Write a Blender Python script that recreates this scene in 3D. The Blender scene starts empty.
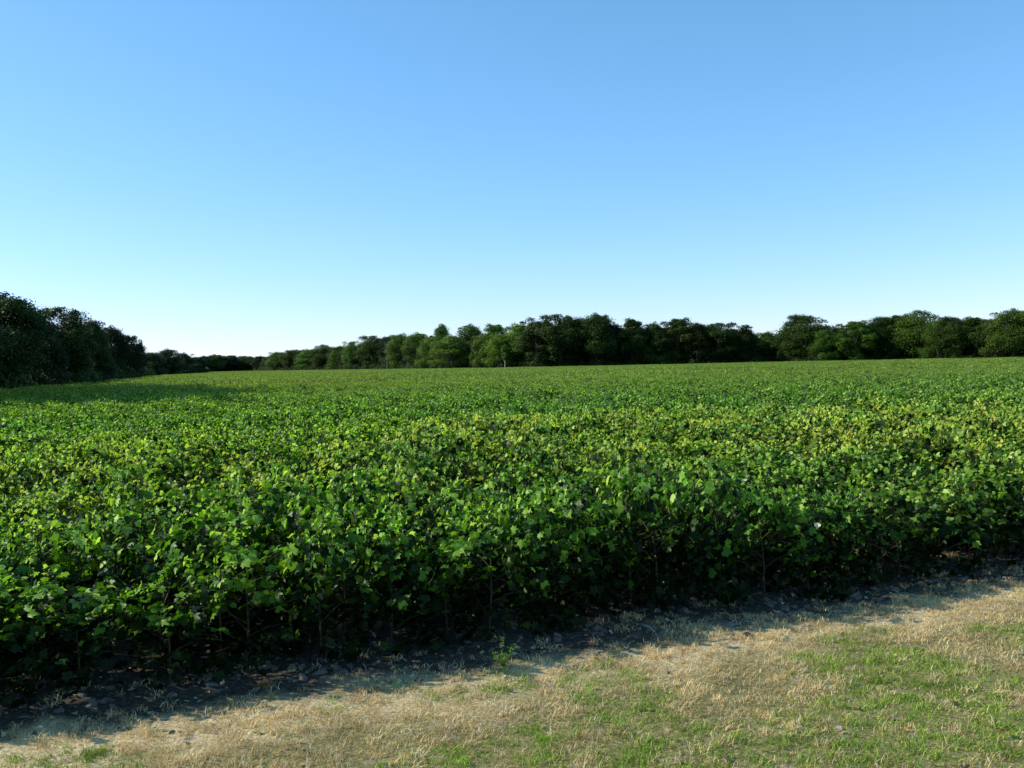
import bpy, math, random
import numpy as np
from mathutils import Vector, Matrix, noise

random.seed(7)
RNG = np.random.default_rng(7)
R = math.radians
sc = bpy.context.scene
C = sc.collection

# ------------------------------------------------------------------ camera model
CAM_H, F_PX = 2.0, 950.0
SUN_AZ, SUN_EL = R(-84), R(32)      # azimuth from +Y (straight ahead), negative = to the left

def horizon(px):
    return 363.5 - (px - 512) * 0.0222

def at(px, Y, z=0.0):
    return Vector(((px - 512) / F_PX * Y, Y, z))

def ground_at(px, py, z=0.0):
    d = (CAM_H - z) * F_PX / (py - horizon(px))
    return Vector(((px - 512) / F_PX * d, d, z))

def sval(x, y):
    """signed distance in front of the first crop row (positive = towards the verge)"""
    return (7.1 + 0.42 * x - y) * 0.922

ROW_DIR = np.array([0.922, 0.3875])
ROW_N = np.array([0.3875, -0.922])
ROW_O = np.array([0.0, 7.1])

# ------------------------------------------------------------------ helpers
def link(o, parent=None):
    C.objects.link(o)
    if parent is not None:
        o.parent = parent
    return o

def mesh_from(name, parts, mat, smooth=False, attr=None):
    """parts: list of (verts Nx3, faces MxK); attr: list of per-vertex float arrays -> 'tint'"""
    vs, loops, starts, tots = [], [], [], []
    nv = nl = 0
    for v, f in parts:
        v = np.asarray(v, dtype=np.float32); f = np.asarray(f, dtype=np.int32)
        vs.append(v); loops.append((f + nv).ravel())
        k = f.shape[1]
        starts.append(np.arange(len(f), dtype=np.int32) * k + nl)
        tots.append(np.full(len(f), k, dtype=np.int32))
        nv += len(v); nl += f.size
    vs = np.concatenate(vs); loops = np.concatenate(loops); starts = np.concatenate(starts); tots = np.concatenate(tots)
    me = bpy.data.meshes.new(name)
    me.vertices.add(nv); me.vertices.foreach_set('co', vs.ravel())
    me.loops.add(nl); me.loops.foreach_set('vertex_index', loops)
    me.polygons.add(len(starts)); me.polygons.foreach_set('loop_start', starts)
    me.polygons.foreach_set('loop_total', tots)
    if smooth:
        me.polygons.foreach_set('use_smooth', np.ones(len(starts), dtype=bool))
    me.update(calc_edges=True)
    me.validate()
    if attr is not None:
        a = me.attributes.new('tint', 'FLOAT', 'POINT')
        a.data.foreach_set('value', np.concatenate(attr).astype(np.float32))
    if mat:
        me.materials.append(mat)
    return me

def tube(pts, rads, n=6):
    pts = np.asarray(pts, float); m = len(pts)
    vs = []
    for i in range(m):
        t = pts[min(i + 1, m - 1)] - pts[max(i - 1, 0)]
        t /= np.linalg.norm(t) + 1e-9
        a = np.cross(t, [0.3, 0.9, 0.1]); a /= np.linalg.norm(a) + 1e-9
        b = np.cross(t, a)
        for k in range(n):
            th = 2 * math.pi * k / n
            vs.append(pts[i] + rads[i] * (math.cos(th) * a + math.sin(th) * b))
    fs = []
    for i in range(m - 1):
        for k in range(n):
            k2 = (k + 1) % n
            fs.append((i * n + k, i * n + k2, (i + 1) * n + k2, (i + 1) * n + k))
    return np.array(vs), np.array(fs)

def unit(a):
    return a / (np.linalg.norm(a, axis=-1, keepdims=True) + 1e-9)

def cards(pos, fwd, nrm, size, outline, faces):
    """instances of a small outline (Kx3) at each position"""
    nrm = unit(nrm); r = unit(np.cross(fwd, nrm)); f = np.cross(nrm, r)
    o = np.asarray(outline, float); n = len(pos); k = len(o)
    v = (pos[:, None, :] + size[:, None, None] * (o[None, :, 0:1] * r[:, None, :] + o[None, :, 1:2] * f[:, None, :] + o[None, :, 2:3] * nrm[:, None, :]))
    fc = (np.asarray(faces)[None] + (np.arange(n) * k)[:, None, None]).reshape(-1, len(faces[0]))
    return v.reshape(-1, 3), fc

def rnd_dirs(n, rng=RNG):
    return unit(rng.normal(size=(n, 3)))

# ------------------------------------------------------------------ materials
def new_mat(name):
    m = bpy.data.materials.new(name); m.use_nodes = True
    nt = m.node_tree; nt.nodes.clear()
    return m, nt, nt.nodes, nt.links

def mixrgb(nt, fac, a, b, mode='MIX'):
    n = nt.nodes.new('ShaderNodeMix'); n.data_type = 'RGBA'; n.blend_type = mode
    for sock, v in ((n.inputs[0], fac), (n.inputs[6], a), (n.inputs[7], b)):
        if hasattr(v, 'links') or isinstance(v, bpy.types.NodeSocket):
            nt.links.new(v, sock)
        elif isinstance(v, (tuple, list)):
            sock.default_value = (*v, 1.0) if len(v) == 3 else v
        else:
            sock.default_value = v
    return n.outputs[2]

def mathn(nt, op, a, b=None, clamp=False):
    n = nt.nodes.new('ShaderNodeMath'); n.operation = op; n.use_clamp = clamp
    for i, v in enumerate((a, b)):
        if v is None: continue
        if isinstance(v, bpy.types.NodeSocket): nt.links.new(v, n.inputs[i])
        else: n.inputs[i].default_value = v
    return n.outputs[0]

def ramp(nt, fac, stops):
    n = nt.nodes.new('ShaderNodeValToRGB'); nt.links.new(fac, n.inputs[0])
    e = n.color_ramp.elements
    while len(e) < len(stops): e.new(0.5)
    for i, (p, c) in enumerate(stops):
        e[i].position = p; e[i].color = (*c, 1.0)
    return n.outputs[0]

def noisen(nt, scale, detail=3, vec=None, rough=0.55):
    n = nt.nodes.new('ShaderNodeTexNoise'); n.inputs['Scale'].default_value = scale
    n.inputs['Detail'].default_value = detail; n.inputs['Roughness'].default_value = rough
    if vec is not None: nt.links.new(vec, n.inputs['Vector'])
    return n.outputs['Fac']

def leaf_shader(nt, col, trans_col, rough, spec, trans, height=None):
    p = nt.nodes.new('ShaderNodeBsdfPrincipled')
    if height is not None:
        b = nt.nodes.new('ShaderNodeBump'); b.inputs['Distance'].default_value = 0.012; b.inputs['Strength'].default_value = 0.35
        nt.links.new(height, b.inputs['Height']); nt.links.new(b.outputs[0], p.inputs['Normal'])
    nt.links.new(col, p.inputs['Base Color'])
    p.inputs['Roughness'].default_value = rough
    p.inputs['Specular IOR Level'].default_value = spec
    p.inputs['Specular Tint'].default_value = (0.72, 1.0, 0.58, 1.0)
    t = nt.nodes.new('ShaderNodeBsdfTranslucent'); nt.links.new(trans_col, t.inputs['Color'])
    mx = nt.nodes.new('ShaderNodeMixShader'); mx.inputs[0].default_value = trans
    nt.links.new(p.outputs[0], mx.inputs[1]); nt.links.new(t.outputs[0], mx.inputs[2])
    o = nt.nodes.new('ShaderNodeOutputMaterial'); nt.links.new(mx.outputs[0], o.inputs['Surface'])

def mat_cotton():
    m, nt, N, L = new_mat('cotton_leaf')
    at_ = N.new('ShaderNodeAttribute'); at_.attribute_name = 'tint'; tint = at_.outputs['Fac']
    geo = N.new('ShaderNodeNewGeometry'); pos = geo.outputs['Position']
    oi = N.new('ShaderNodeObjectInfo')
    green = ramp(nt, tint, [(0.0, (0.004, 0.010, 0.001)), (0.35, (0.011, 0.028, 0.003)), (0.62, (0.080, 0.190, 0.016)), (0.82, (0.22, 0.42, 0.040)), (1.0, (0.46, 0.62, 0.13))])  # low tint near black as shade, high tint pale as a sunlit highlight
    big = noisen(nt, 0.06, 3, pos)
    cool = mixrgb(nt, ramp(nt, big, [(0.4, (0, 0, 0)), (0.62, (1, 1, 1))]), green, (0.88, 0.98, 1.15), 'MULTIPLY')
    # patches where the crop is turning yellow: a band 11 to 24 m out, broken by noise
    sep = N.new('ShaderNodeSeparateXYZ'); L.new(pos, sep.inputs[0])
    mid = mathn(nt, 'SUBTRACT', 1.0, mathn(nt, 'ABSOLUTE', mathn(nt, 'DIVIDE', mathn(nt, 'SUBTRACT', mathn(nt, 'SUBTRACT', sep.outputs['Y'], mathn(nt, 'MULTIPLY', sep.outputs['X'], 0.25)), 15.0), 9.5)), clamp=True)
    right = mathn(nt, 'ADD', 0.85, mathn(nt, 'MULTIPLY', sep.outputs['X'], 0.05), clamp=True)
    mid = mathn(nt, 'ADD', mid, mathn(nt, 'MULTIPLY', mathn(nt, 'SUBTRACT', noisen(nt, 0.25, 3, pos), 0.55), 1.8), clamp=True)
    band = mathn(nt, 'MULTIPLY', mathn(nt, 'MULTIPLY', mid, 1.5, clamp=True), right)
    pn = ramp(nt, noisen(nt, 1.6, 4, pos), [(0.43, (0.03, 0.03, 0.03)), (0.58, (0.8, 0.8, 0.8))])
    rn = mathn(nt, 'MULTIPLY', mathn(nt, 'MULTIPLY', band, pn), ramp(nt, tint, [(0.5, (0.02, 0.02, 0.02)), (0.66, (1, 1, 1))]))
    yel = ramp(nt, noisen(nt, 6.0, 2, pos), [(0.35, (0.46, 0.58, 0.07)), (0.55, (0.72, 0.66, 0.12)), (0.74, (0.66, 0.40, 0.13))])
    col = mixrgb(nt, rn, cool, yel)
    # farther out the canopy blends to a more even olive green
    far = mathn(nt, 'DIVIDE', mathn(nt, 'SUBTRACT', sep.outputs['Y'], 20.0), 45.0, clamp=True)
    col = mixrgb(nt, mathn(nt, 'MULTIPLY', far, 0.8), col, mixrgb(nt, tint, (0.030, 0.058, 0.007), (0.27, 0.34, 0.05)))
    v = mathn(nt, 'ADD', 0.82, mathn(nt, 'MULTIPLY', oi.outputs['Random'], 0.36))
    hv = N.new('ShaderNodeHueSaturation'); L.new(v, hv.inputs['Value']); L.new(col, hv.inputs['Color'])
    tr = mixrgb(nt, 1.0, hv.outputs[0], (1.7, 1.8, 0.6), 'MULTIPLY')
    leaf_shader(nt, hv.outputs[0], tr, 0.42, 0.24, 0.38)
    return m

def mat_tree():
    m, nt, N, L = new_mat('tree_leaf')
    at_ = N.new('ShaderNodeAttribute'); at_.attribute_name = 'tint'; tint = at_.outputs['Fac']
    oi = N.new('ShaderNodeObjectInfo')
    tc = N.new('ShaderNodeTexCoord')
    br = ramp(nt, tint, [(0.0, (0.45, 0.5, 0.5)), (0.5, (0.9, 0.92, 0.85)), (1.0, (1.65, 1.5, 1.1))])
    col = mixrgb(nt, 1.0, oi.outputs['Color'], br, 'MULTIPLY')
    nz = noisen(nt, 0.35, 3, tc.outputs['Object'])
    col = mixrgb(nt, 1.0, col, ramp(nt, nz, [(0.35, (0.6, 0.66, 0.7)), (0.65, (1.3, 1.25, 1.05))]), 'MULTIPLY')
    tr = mixrgb(nt, 1.0, col, (1.6, 1.5, 0.7), 'MULTIPLY')
    leaf_shader(nt, col, tr, 0.6, 0.3, 0.22)
    return m

def mat_simple(name, stops, scale=8.0, rough=0.85, spec=0.2, trans=0.0, use_tint=False, bump=0.0, coords='Object'):
    m, nt, N, L = new_mat(name)
    if use_tint:
        a = N.new('ShaderNodeAttribute'); a.attribute_name = 'tint'; fac = a.outputs['Fac']
        geo = N.new('ShaderNodeNewGeometry')
        col = ramp(nt, fac, stops)
        nz = noisen(nt, scale, 3, geo.outputs['Position'])
        col = mixrgb(nt, 1.0, col, ramp(nt, nz, [(0.3, (0.65, 0.65, 0.62)), (0.7, (1.25, 1.25, 1.2))]), 'MULTIPLY')
    else:
        tc = N.new('ShaderNodeTexCoord')
        nz = noisen(nt, scale, 5, tc.outputs[coords])
        col = ramp(nt, nz, stops)
    if trans > 0:
        leaf_shader(nt, col, col, rough, spec, trans)
    else:
        p = N.new('ShaderNodeBsdfPrincipled'); L.new(col, p.inputs['Base Color'])
        p.inputs['Roughness'].default_value = rough; p.inputs['Specular IOR Level'].default_value = spec
        if bump > 0:
            b = N.new('ShaderNodeBump'); b.inputs['Distance'].default_value = bump; b.inputs['Strength'].default_value = 0.8
            L.new(nz, b.inputs['Height']); L.new(b.outputs[0], p.inputs['Normal'])
        o = N.new('ShaderNodeOutputMaterial'); L.new(p.outputs[0], o.inputs['Surface'])
    return m

def mat_ground():
    m, nt, N, L = new_mat('verge_and_field_soil')
    geo = N.new('ShaderNodeNewGeometry'); pos = geo.outputs['Position']
    sep = N.new('ShaderNodeSeparateXYZ'); L.new(pos, sep.inputs[0])
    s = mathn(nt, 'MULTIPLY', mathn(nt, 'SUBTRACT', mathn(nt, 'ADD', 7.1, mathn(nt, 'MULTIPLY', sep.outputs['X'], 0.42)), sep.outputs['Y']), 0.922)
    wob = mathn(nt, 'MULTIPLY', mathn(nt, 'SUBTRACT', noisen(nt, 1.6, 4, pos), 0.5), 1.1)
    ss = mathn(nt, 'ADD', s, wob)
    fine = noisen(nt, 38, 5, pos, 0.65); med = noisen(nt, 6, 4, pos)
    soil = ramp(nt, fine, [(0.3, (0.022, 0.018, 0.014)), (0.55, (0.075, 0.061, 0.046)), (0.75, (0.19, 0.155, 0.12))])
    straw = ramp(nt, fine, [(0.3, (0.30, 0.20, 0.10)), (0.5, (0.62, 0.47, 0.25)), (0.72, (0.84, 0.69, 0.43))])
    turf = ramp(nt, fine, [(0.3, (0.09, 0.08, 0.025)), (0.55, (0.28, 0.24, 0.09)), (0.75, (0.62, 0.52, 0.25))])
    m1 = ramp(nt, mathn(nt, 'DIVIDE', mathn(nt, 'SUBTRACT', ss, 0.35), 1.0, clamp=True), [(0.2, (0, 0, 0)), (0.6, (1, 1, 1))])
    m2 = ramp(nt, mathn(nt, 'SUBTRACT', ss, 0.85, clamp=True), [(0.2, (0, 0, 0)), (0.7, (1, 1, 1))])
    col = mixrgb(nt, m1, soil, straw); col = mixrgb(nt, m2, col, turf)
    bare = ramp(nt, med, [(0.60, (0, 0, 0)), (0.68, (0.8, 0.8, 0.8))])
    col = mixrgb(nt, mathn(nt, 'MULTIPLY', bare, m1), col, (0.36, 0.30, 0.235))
    p = N.new('ShaderNodeBsdfPrincipled'); L.new(col, p.inputs['Base Color'])
    p.inputs['Roughness'].default_value = 0.95; p.inputs['Specular IOR Level'].default_value = 0.15
    b = N.new('ShaderNodeBump'); b.inputs['Distance'].default_value = 0.02; b.inputs['Strength'].default_value = 0.9
    L.new(fine, b.inputs['Height']); L.new(b.outputs[0], p.inputs['Normal'])
    o = N.new('ShaderNodeOutputMaterial'); L.new(p.outputs[0], o.inputs['Surface'])
    return m

M_COT = mat_cotton(); M_TREE = mat_tree(); M_GROUND = mat_ground()
M_STEM = mat_simple('cotton_stem', [(0.35, (0.05, 0.028, 0.018)), (0.6, (0.07, 0.07, 0.028)), (0.8, (0.13, 0.10, 0.06))], 9, 0.7)
M_BARK = mat_simple('tree_bark', [(0.35, (0.045, 0.036, 0.028)), (0.55, (0.10, 0.085, 0.065)), (0.75, (0.17, 0.15, 0.125))], 3, 0.9, bump=0.03)
M_PALE = mat_simple('pale_bark', [(0.35, (0.42, 0.40, 0.36)), (0.7, (0.7, 0.68, 0.62))], 3, 0.85)
M_DEAD = mat_simple('dead_wood', [(0.35, (0.10, 0.085, 0.07)), (0.7, (0.22, 0.19, 0.16))], 3, 0.9)
M_FLOW = mat_simple('cotton_petal', [(0.3, (0.60, 0.58, 0.36)), (0.7, (0.75, 0.73, 0.55))], 20, 0.6, trans=0.3)
M_BOLL = mat_simple('cotton_boll', [(0.3, (0.14, 0.20, 0.06)), (0.7, (0.30, 0.34, 0.14))], 20, 0.5)
M_STRAW = mat_simple('dry_grass_blade', [(0.0, (0.28, 0.14, 0.05)), (0.3, (0.62, 0.42, 0.18)), (0.7, (0.86, 0.68, 0.37)), (1.0, (0.94, 0.84, 0.56))], 2.5, 0.75, 0.2, 0.25, True)
M_GREEN = mat_simple('green_grass_blade', [(0.0, (0.12, 0.17, 0.02)), (0.45, (0.26, 0.43, 0.04)), (0.75, (0.42, 0.58, 0.08)), (1.0, (0.74, 0.62, 0.26))], 2.0, 0.6, 0.3, 0.3, True)
M_RUSTY = mat_simple('rusty_grass_blade', [(0.0, (0.20, 0.09, 0.03)), (0.5, (0.42, 0.22, 0.08)), (1.0, (0.55, 0.36, 0.16))], 2.5, 0.8, 0.2, 0.2, True)
M_CLOD = mat_simple('soil_clod', [(0.3, (0.08, 0.066, 0.052)), (0.55, (0.18, 0.155, 0.125)), (0.75, (0.34, 0.295, 0.24))], 12, 0.95, bump=0.01)
M_LITTER = mat_simple('dry_leaf', [(0.0, (0.16, 0.09, 0.04)), (0.5, (0.40, 0.28, 0.14)), (1.0, (0.62, 0.52, 0.34))], 5, 0.8, 0.2, 0.2, True)
M_RUST = mat_simple('rusty_leaf', [(0.3, (0.30, 0.10, 0.04)), (0.7, (0.45, 0.20, 0.08))], 30, 0.8)

# ------------------------------------------------------------------ scatter (stuff only)
def scatter(name, pts, rots, scls, idx, protos, label, category):
    col = bpy.data.collections.new(name + '_sources')
    for p in protos: col.objects.link(p)
    me = bpy.data.meshes.new(name)
    n = len(pts)
    me.vertices.add(n); me.vertices.foreach_set('co', np.asarray(pts, np.float32).ravel())
    for an, ty, data in (('rot', 'FLOAT_VECTOR', rots), ('scl', 'FLOAT_VECTOR', scls), ('pick', 'INT', idx)):
        a = me.attributes.new(an, ty, 'POINT')
        if ty == 'INT': a.data.foreach_set('value', np.asarray(data, np.int32))
        else: a.data.foreach_set('vector', np.asarray(data, np.float32).ravel())
    me.update()
    o = link(bpy.data.objects.new(name, me))
    ng = bpy.data.node_groups.new(name + '_nodes', 'GeometryNodeTree')
    ng.interface.new_socket('Geometry', in_out='INPUT', socket_type='NodeSocketGeometry')
    ng.interface.new_socket('Geometry', in_out='OUTPUT', socket_type='NodeSocketGeometry')
    N, L = ng.nodes, ng.links
    gi, go = N.new('NodeGroupInput'), N.new('NodeGroupOutput')
    ci = N.new('GeometryNodeCollectionInfo'); ci.inputs['Collection'].default_value = col
    ci.inputs['Separate Children'].default_value = True; ci.inputs['Reset Children'].default_value = True
    ip = N.new('GeometryNodeInstanceOnPoints'); ip.inputs['Pick Instance'].default_value = True
    def attr(nm, ty):
        a = N.new('GeometryNodeInputNamedAttribute'); a.data_type = ty; a.inputs['Name'].default_value = nm
        return [s for s in a.outputs if s.enabled][0]
    L.new(gi.outputs[0], ip.inputs['Points']); L.new(ci.outputs[0], ip.inputs['Instance'])
    L.new(attr('pick', 'INT'), ip.inputs['Instance Index'])
    L.new(attr('rot', 'FLOAT_VECTOR'), ip.inputs['Rotation'])
    L.new(attr('scl', 'FLOAT_VECTOR'), ip.inputs['Scale'])
    L.new(ip.outputs[0], go.inputs[0])
    md = o.modifiers.new('scatter', 'NODES'); md.node_group = ng
    o['kind'] = 'stuff'; o['label'] = label; o['category'] = category
    return o

def zrot(n, tilt=0.0):
    r = RNG.uniform(-1, 1, (n, 3)) * tilt
    r[:, 2] = RNG.uniform(0, 2 * math.pi, n)
    return r

# ------------------------------------------------------------------ ground
def bump_z(x, y):
    s = sval(x, y)
    z = 0.0
    w = max(0.0, min(1.0, (s + 3.5) / 1.5)) * max(0.0, min(1.0, (9 - abs(x)) / 3)) 
    if w > 0:
        z += w * 0.03 * noise.noise((x * 0.9, y * 0.9, 3.0))
        clod = max(0.0, 1.0 - abs(s - 0.25) / 0.8)
        z += w * clod * (0.028 * noise.noise((x * 5, y * 5, 1.0)) + 0.016 * noise.noise((x * 14, y * 14, 7.0)))
        z += w * 0.006 * noise.noise((x * 9, y * 9, 12.0))
    return z

def axis(fine0, fine1, step, lo, hi):
    a = list(np.arange(fine0, fine1, step)); s = step; p = fine0
    while p > lo: s *= 1.35; p -= s; a.insert(0, p)
    s = step; p = a[-1]
    while p < hi: s *= 1.35; p += s; a.append(p)
    return np.array(a)

xs = axis(-7.5, 9.5, 0.05, -2500, 2500); ys = axis(2.5, 10.0, 0.05, -400, 4500)
gv = np.zeros((len(ys), len(xs), 3)); gv[..., 0] = xs[None]; gv[..., 1] = ys[:, None]
for j, y in enumerate(ys):
    for i, x in enumerate(xs):
        if -9 < x < 10 and 1.5 < y < 12: gv[j, i, 2] = bump_z(x, y)
nx = len(xs)
ii, jj = np.meshgrid(np.arange(nx - 1), np.arange(len(ys) - 1))
a = (jj * nx + ii).ravel()
gf = np.stack([a, a + 1, a + nx + 1, a + nx], 1)
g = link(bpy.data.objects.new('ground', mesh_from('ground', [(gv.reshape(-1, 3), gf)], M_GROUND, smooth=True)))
g['kind'] = 'structure'

# headland track in the shade along the left wood, 4 mm proud of the ground
M_TRACK = mat_simple('track_dirt', [(0.3, (0.10, 0.095, 0.09)), (0.7, (0.24, 0.22, 0.20))], 2, 0.95)
tv = []; nseg = 30
for i in range(nseg + 1):
    y = 58 + i * 7.0
    xl = -0.31 * (y - 92) - 48.0
    for off in (-3.4, 0.0): tv.append((xl + off + 0.4 * math.sin(i * 1.3), y, 0.004))
tf = [(2 * i, 2 * i + 1, 2 * i + 3, 2 * i + 2) for i in range(nseg)]
t = link(bpy.data.objects.new('dirt_track', mesh_from('dirt_track', [(tv, tf)], M_TRACK))); t['kind'] = 'structure'

# ------------------------------------------------------------------ cotton plants
LEAF = [(0, 0.30, -0.03), (0, 0.06, 0.02), (-0.22, -0.10, -0.05), (-0.50, 0.06, -0.14), (-0.36, 0.27, -0.02), (-0.50, 0.60, -0.18),
        (-0.17, 0.52, 0.0), (0, 1.0, -0.24), (0.17, 0.52, 0.0), (0.50, 0.60, -0.18), (0.36, 0.27, -0.02), (0.50, 0.06, -0.14), (0.22, -0.10, -0.05)]
LEAF_F = [(0, i, i + 1 if i < 12 else 1) for i in range(1, 13)]
LEAF[4] = (-0.44, 0.30, -0.05); LEAF[10] = (0.44, 0.30, -0.05); LEAF[6] = (-0.26, 0.60, -0.03); LEAF[8] = (0.26, 0.60, -0.03); LEAF[7] = (0, 0.92, -0.22)
LEAF_S = [(0, 0, 0), (-0.45, 0.25, -0.12), (0, 0.95, -0.2), (0.45, 0.25, -0.12)]       # simple leaf, two facets
LEAF_SF = [(0, 1, 2), (0, 2, 3)]

def plant_leaves(rng, n, H, Rad, smin, smax, simple=False, x0=0.0, y0=0.0):
    nc = max(5, n // 13)
    u = rng.uniform(0, 1, nc)
    hc = 0.04 + 0.94 * u ** 0.80
    env = np.where(hc > 0.62, np.sqrt(np.clip(1 - ((hc - 0.62) / 0.42) ** 2, 0.03, 1)), 0.88 + 0.12 * (hc / 0.62))
    tc_ = rng.uniform(0, 2 * math.pi, nc)
    rc = Rad * env * rng.uniform(0.3, 1.0, nc) ** 0.6
    w_ = rng.integers(0, nc, n)
    sg = 0.055 if smin < 0.1 else 0.09
    px_ = rc[w_] * np.cos(tc_[w_]) + rng.normal(0, sg, n); py_ = rc[w_] * np.sin(tc_[w_]) + rng.normal(0, sg, n)
    h = np.clip(hc[w_] + rng.normal(0, 0.055, n), 0.02, 1.03); r = np.hypot(px_, py_); th = np.arctan2(py_, px_)
    pos = np.stack([x0 + px_, y0 + py_, H * h], 1)
    out = np.stack([np.cos(th), np.sin(th), np.zeros(n)], 1)
    sunv = np.array([math.sin(SUN_AZ) * math.cos(SUN_EL), math.cos(SUN_AZ) * math.cos(SUN_EL), math.sin(SUN_EL)])
    nrm = unit(np.array([0, 0, 1.0]) * rng.uniform(0.1, 0.7, n)[:, None] + out * rng.uniform(0.0, 0.8, n)[:, None] + rnd_dirs(n, rng) * 0.7 + sunv * rng.uniform(0, 0.9, n)[:, None])
    fwd = out + rnd_dirs(n, rng) * 0.8 + np.array([0, 0, -0.35])
    size = rng.uniform(smin, smax, n) * (1.05 - 0.35 * (h > 0.93))
    t = np.clip(-0.20 + 0.88 * h + rng.normal(0, 0.23, n), 0, 1)  # leaves darken downward, the shade inside the crop set in their colour
    if simple:
        v, f = cards(pos, fwd, nrm, size, LEAF_S, LEAF_SF); k = len(LEAF_S)
    else:
        m_ = n // 2; k = len(LEAF)
        la = np.array(LEAF); lb = np.array(LEAF); lb[:, 0] *= 0.72; lb[:, 2] += 0.55 * np.abs(lb[:, 0]) - 0.12 * lb[:, 1] ** 2; lc = np.array(LEAF); lc[:, 2] -= 0.35 * lc[:, 1] ** 2; lc[:, 1] *= 0.85
        vv = []
        for lo, hi, sh in ((0, n // 3, la), (n // 3, 2 * n // 3, lb), (2 * n // 3, n, lc)):
            v_, f_ = cards(pos[lo:hi], fwd[lo:hi], nrm[lo:hi], size[lo:hi], sh, LEAF_F); vv.append(v_)
        v = np.concatenate(vv); f = (np.asarray(LEAF_F)[None] + (np.arange(n) * k)[:, None, None]).reshape(-1, 3)
    return v, f, np.repeat(t, k), pos

def plant_stem(rng, H, Rad, leafpos, nb=13):
    parts = [tube([(0, 0, -0.05), (0.01, 0.0, H * 0.35), (-0.01, 0.01, H * 0.7), (0, 0, H * 0.97)], [0.009, 0.007, 0.005, 0.002], 5)]
    for k in range(nb):
        z = H * (0.14 + 0.78 * k / nb); th = rng.uniform(0, 6.28)
        L_ = Rad * (0.9 - 0.45 * k / nb) * rng.uniform(0.7, 1.05)
        c, s_ = math.cos(th), math.sin(th)
        parts.append(tube([(0, 0, z), (c * L_ * 0.5, s_ * L_ * 0.5, z + L_ * 0.35), (c * L_, s_ * L_, z + L_ * 0.5)], [0.0045, 0.0035, 0.0015], 4))
    # petioles of some leaves
    sel = rng.choice(len(leafpos), min(70, len(leafpos)), replace=False)
    for i in sel:
        p = leafpos[i]; q = p * np.array([0.55, 0.55, 1.0]) - np.array([0, 0, 0.07])
        parts.append(tube([q, p], [0.0018, 0.0014], 3))
    return parts

NEAR = []
for k in range(9):
    rng = np.random.default_rng(100 + k)
    H = rng.uniform(0.80, 0.93); Rad = rng.uniform(0.36, 0.46)
    v, f, t, lp = plant_leaves(rng, 450, H, Rad, 0.030, 0.084)
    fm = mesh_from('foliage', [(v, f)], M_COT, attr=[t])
    sm = mesh_from('stem', plant_stem(rng, H, Rad, lp), M_STEM, smooth=True)
    NEAR.append((fm, sm, H))

def petals():
    parts = []
    for k in range(5):
        th = 2 * math.pi * k / 5
        pts = []
        for (r, z, w) in ((0.006, 0.0, 0.008), (0.018, 0.022, 0.019), (0.030, 0.036, 0.021), (0.037, 0.040, 0.010)):
            for sgn in (-1, 0, 1):
                a = th + sgn * w / max(r, 0.012)
                pts.append((r * math.cos(a), r * math.sin(a), z - 0.004 * (sgn == 0) + 0.003 * (sgn == 1)))
        fs = []
        for i in range(3):
            for j in range(2):
                fs.append((3 * i + j, 3 * i + j + 1, 3 * i + j + 4, 3 * i + j + 3))
        parts.append((pts, fs))
    return parts
FLOWER = mesh_from('flower', petals(), M_FLOW, smooth=True)

def ico(name, mat, seed, sx, sy, sz, sub=2, rough=0.0):
    import bmesh
    bm = bmesh.new(); bmesh.ops.create_icosphere(bm, subdivisions=sub, radius=1)
    for v in bm.verts:
        d = 1 + rough * noise.noise(v.co * 1.6 + Vector((seed * 3.1, seed, 0))) + 0.5 * rough * noise.noise(v.co * 4 + Vector((seed, 0, 9)))
        v.co = Vector((v.co.x * sx * d, v.co.y * sy * d, v.co.z * sz * d))
    me = bpy.data.meshes.new(name); bm.to_mesh(me); bm.free(); me.materials.append(mat)
    return me
BOLL = ico('boll', M_BOLL, 1, 0.013, 0.013, 0.019, 2)
for p in BOLL.polygons: p.use_smooth = True

def canopy(x, y):
    return 0.98 + 0.28 * noise.noise((x * 0.45, y * 0.45, 5.0)) + 0.26 * noise.noise((x * 1.4, y * 1.4, 8.0))

# lattice of planting positions
cand = []
for row in range(0, 130):
    s0 = -0.80 * row
    for k in range(-400, 401):
        u = k * 0.32 + random.uniform(-0.12, 0.12)
        ss = s0 + random.uniform(-0.09, 0.09)
        x = ROW_O[0] + ROW_DIR[0] * u + ROW_N[0] * ss; y = ROW_O[1] + ROW_DIR[1] * u + ROW_N[1] * ss
        if y < 2.0 or y > 70: continue
        if abs(x) > 0.62 * y + 4.0: continue
        if x < -0.31 * (y - 92) - 46 and y > 66: continue
        if x < -32 - (y - 42) * 0.36 and y <= 66: continue
        cand.append((y, x, row))
def in_frame(x, y):
    return abs(x / y) < 0.56 
vis = sorted([c for c in cand if in_frame(c[1], c[0])], key=lambda c: math.hypot(c[0], c[1]))
indiv = vis[:300]; iset = set(id(c) for c in indiv)
rest = [c for c in cand if id(c) not in iset]

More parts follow.
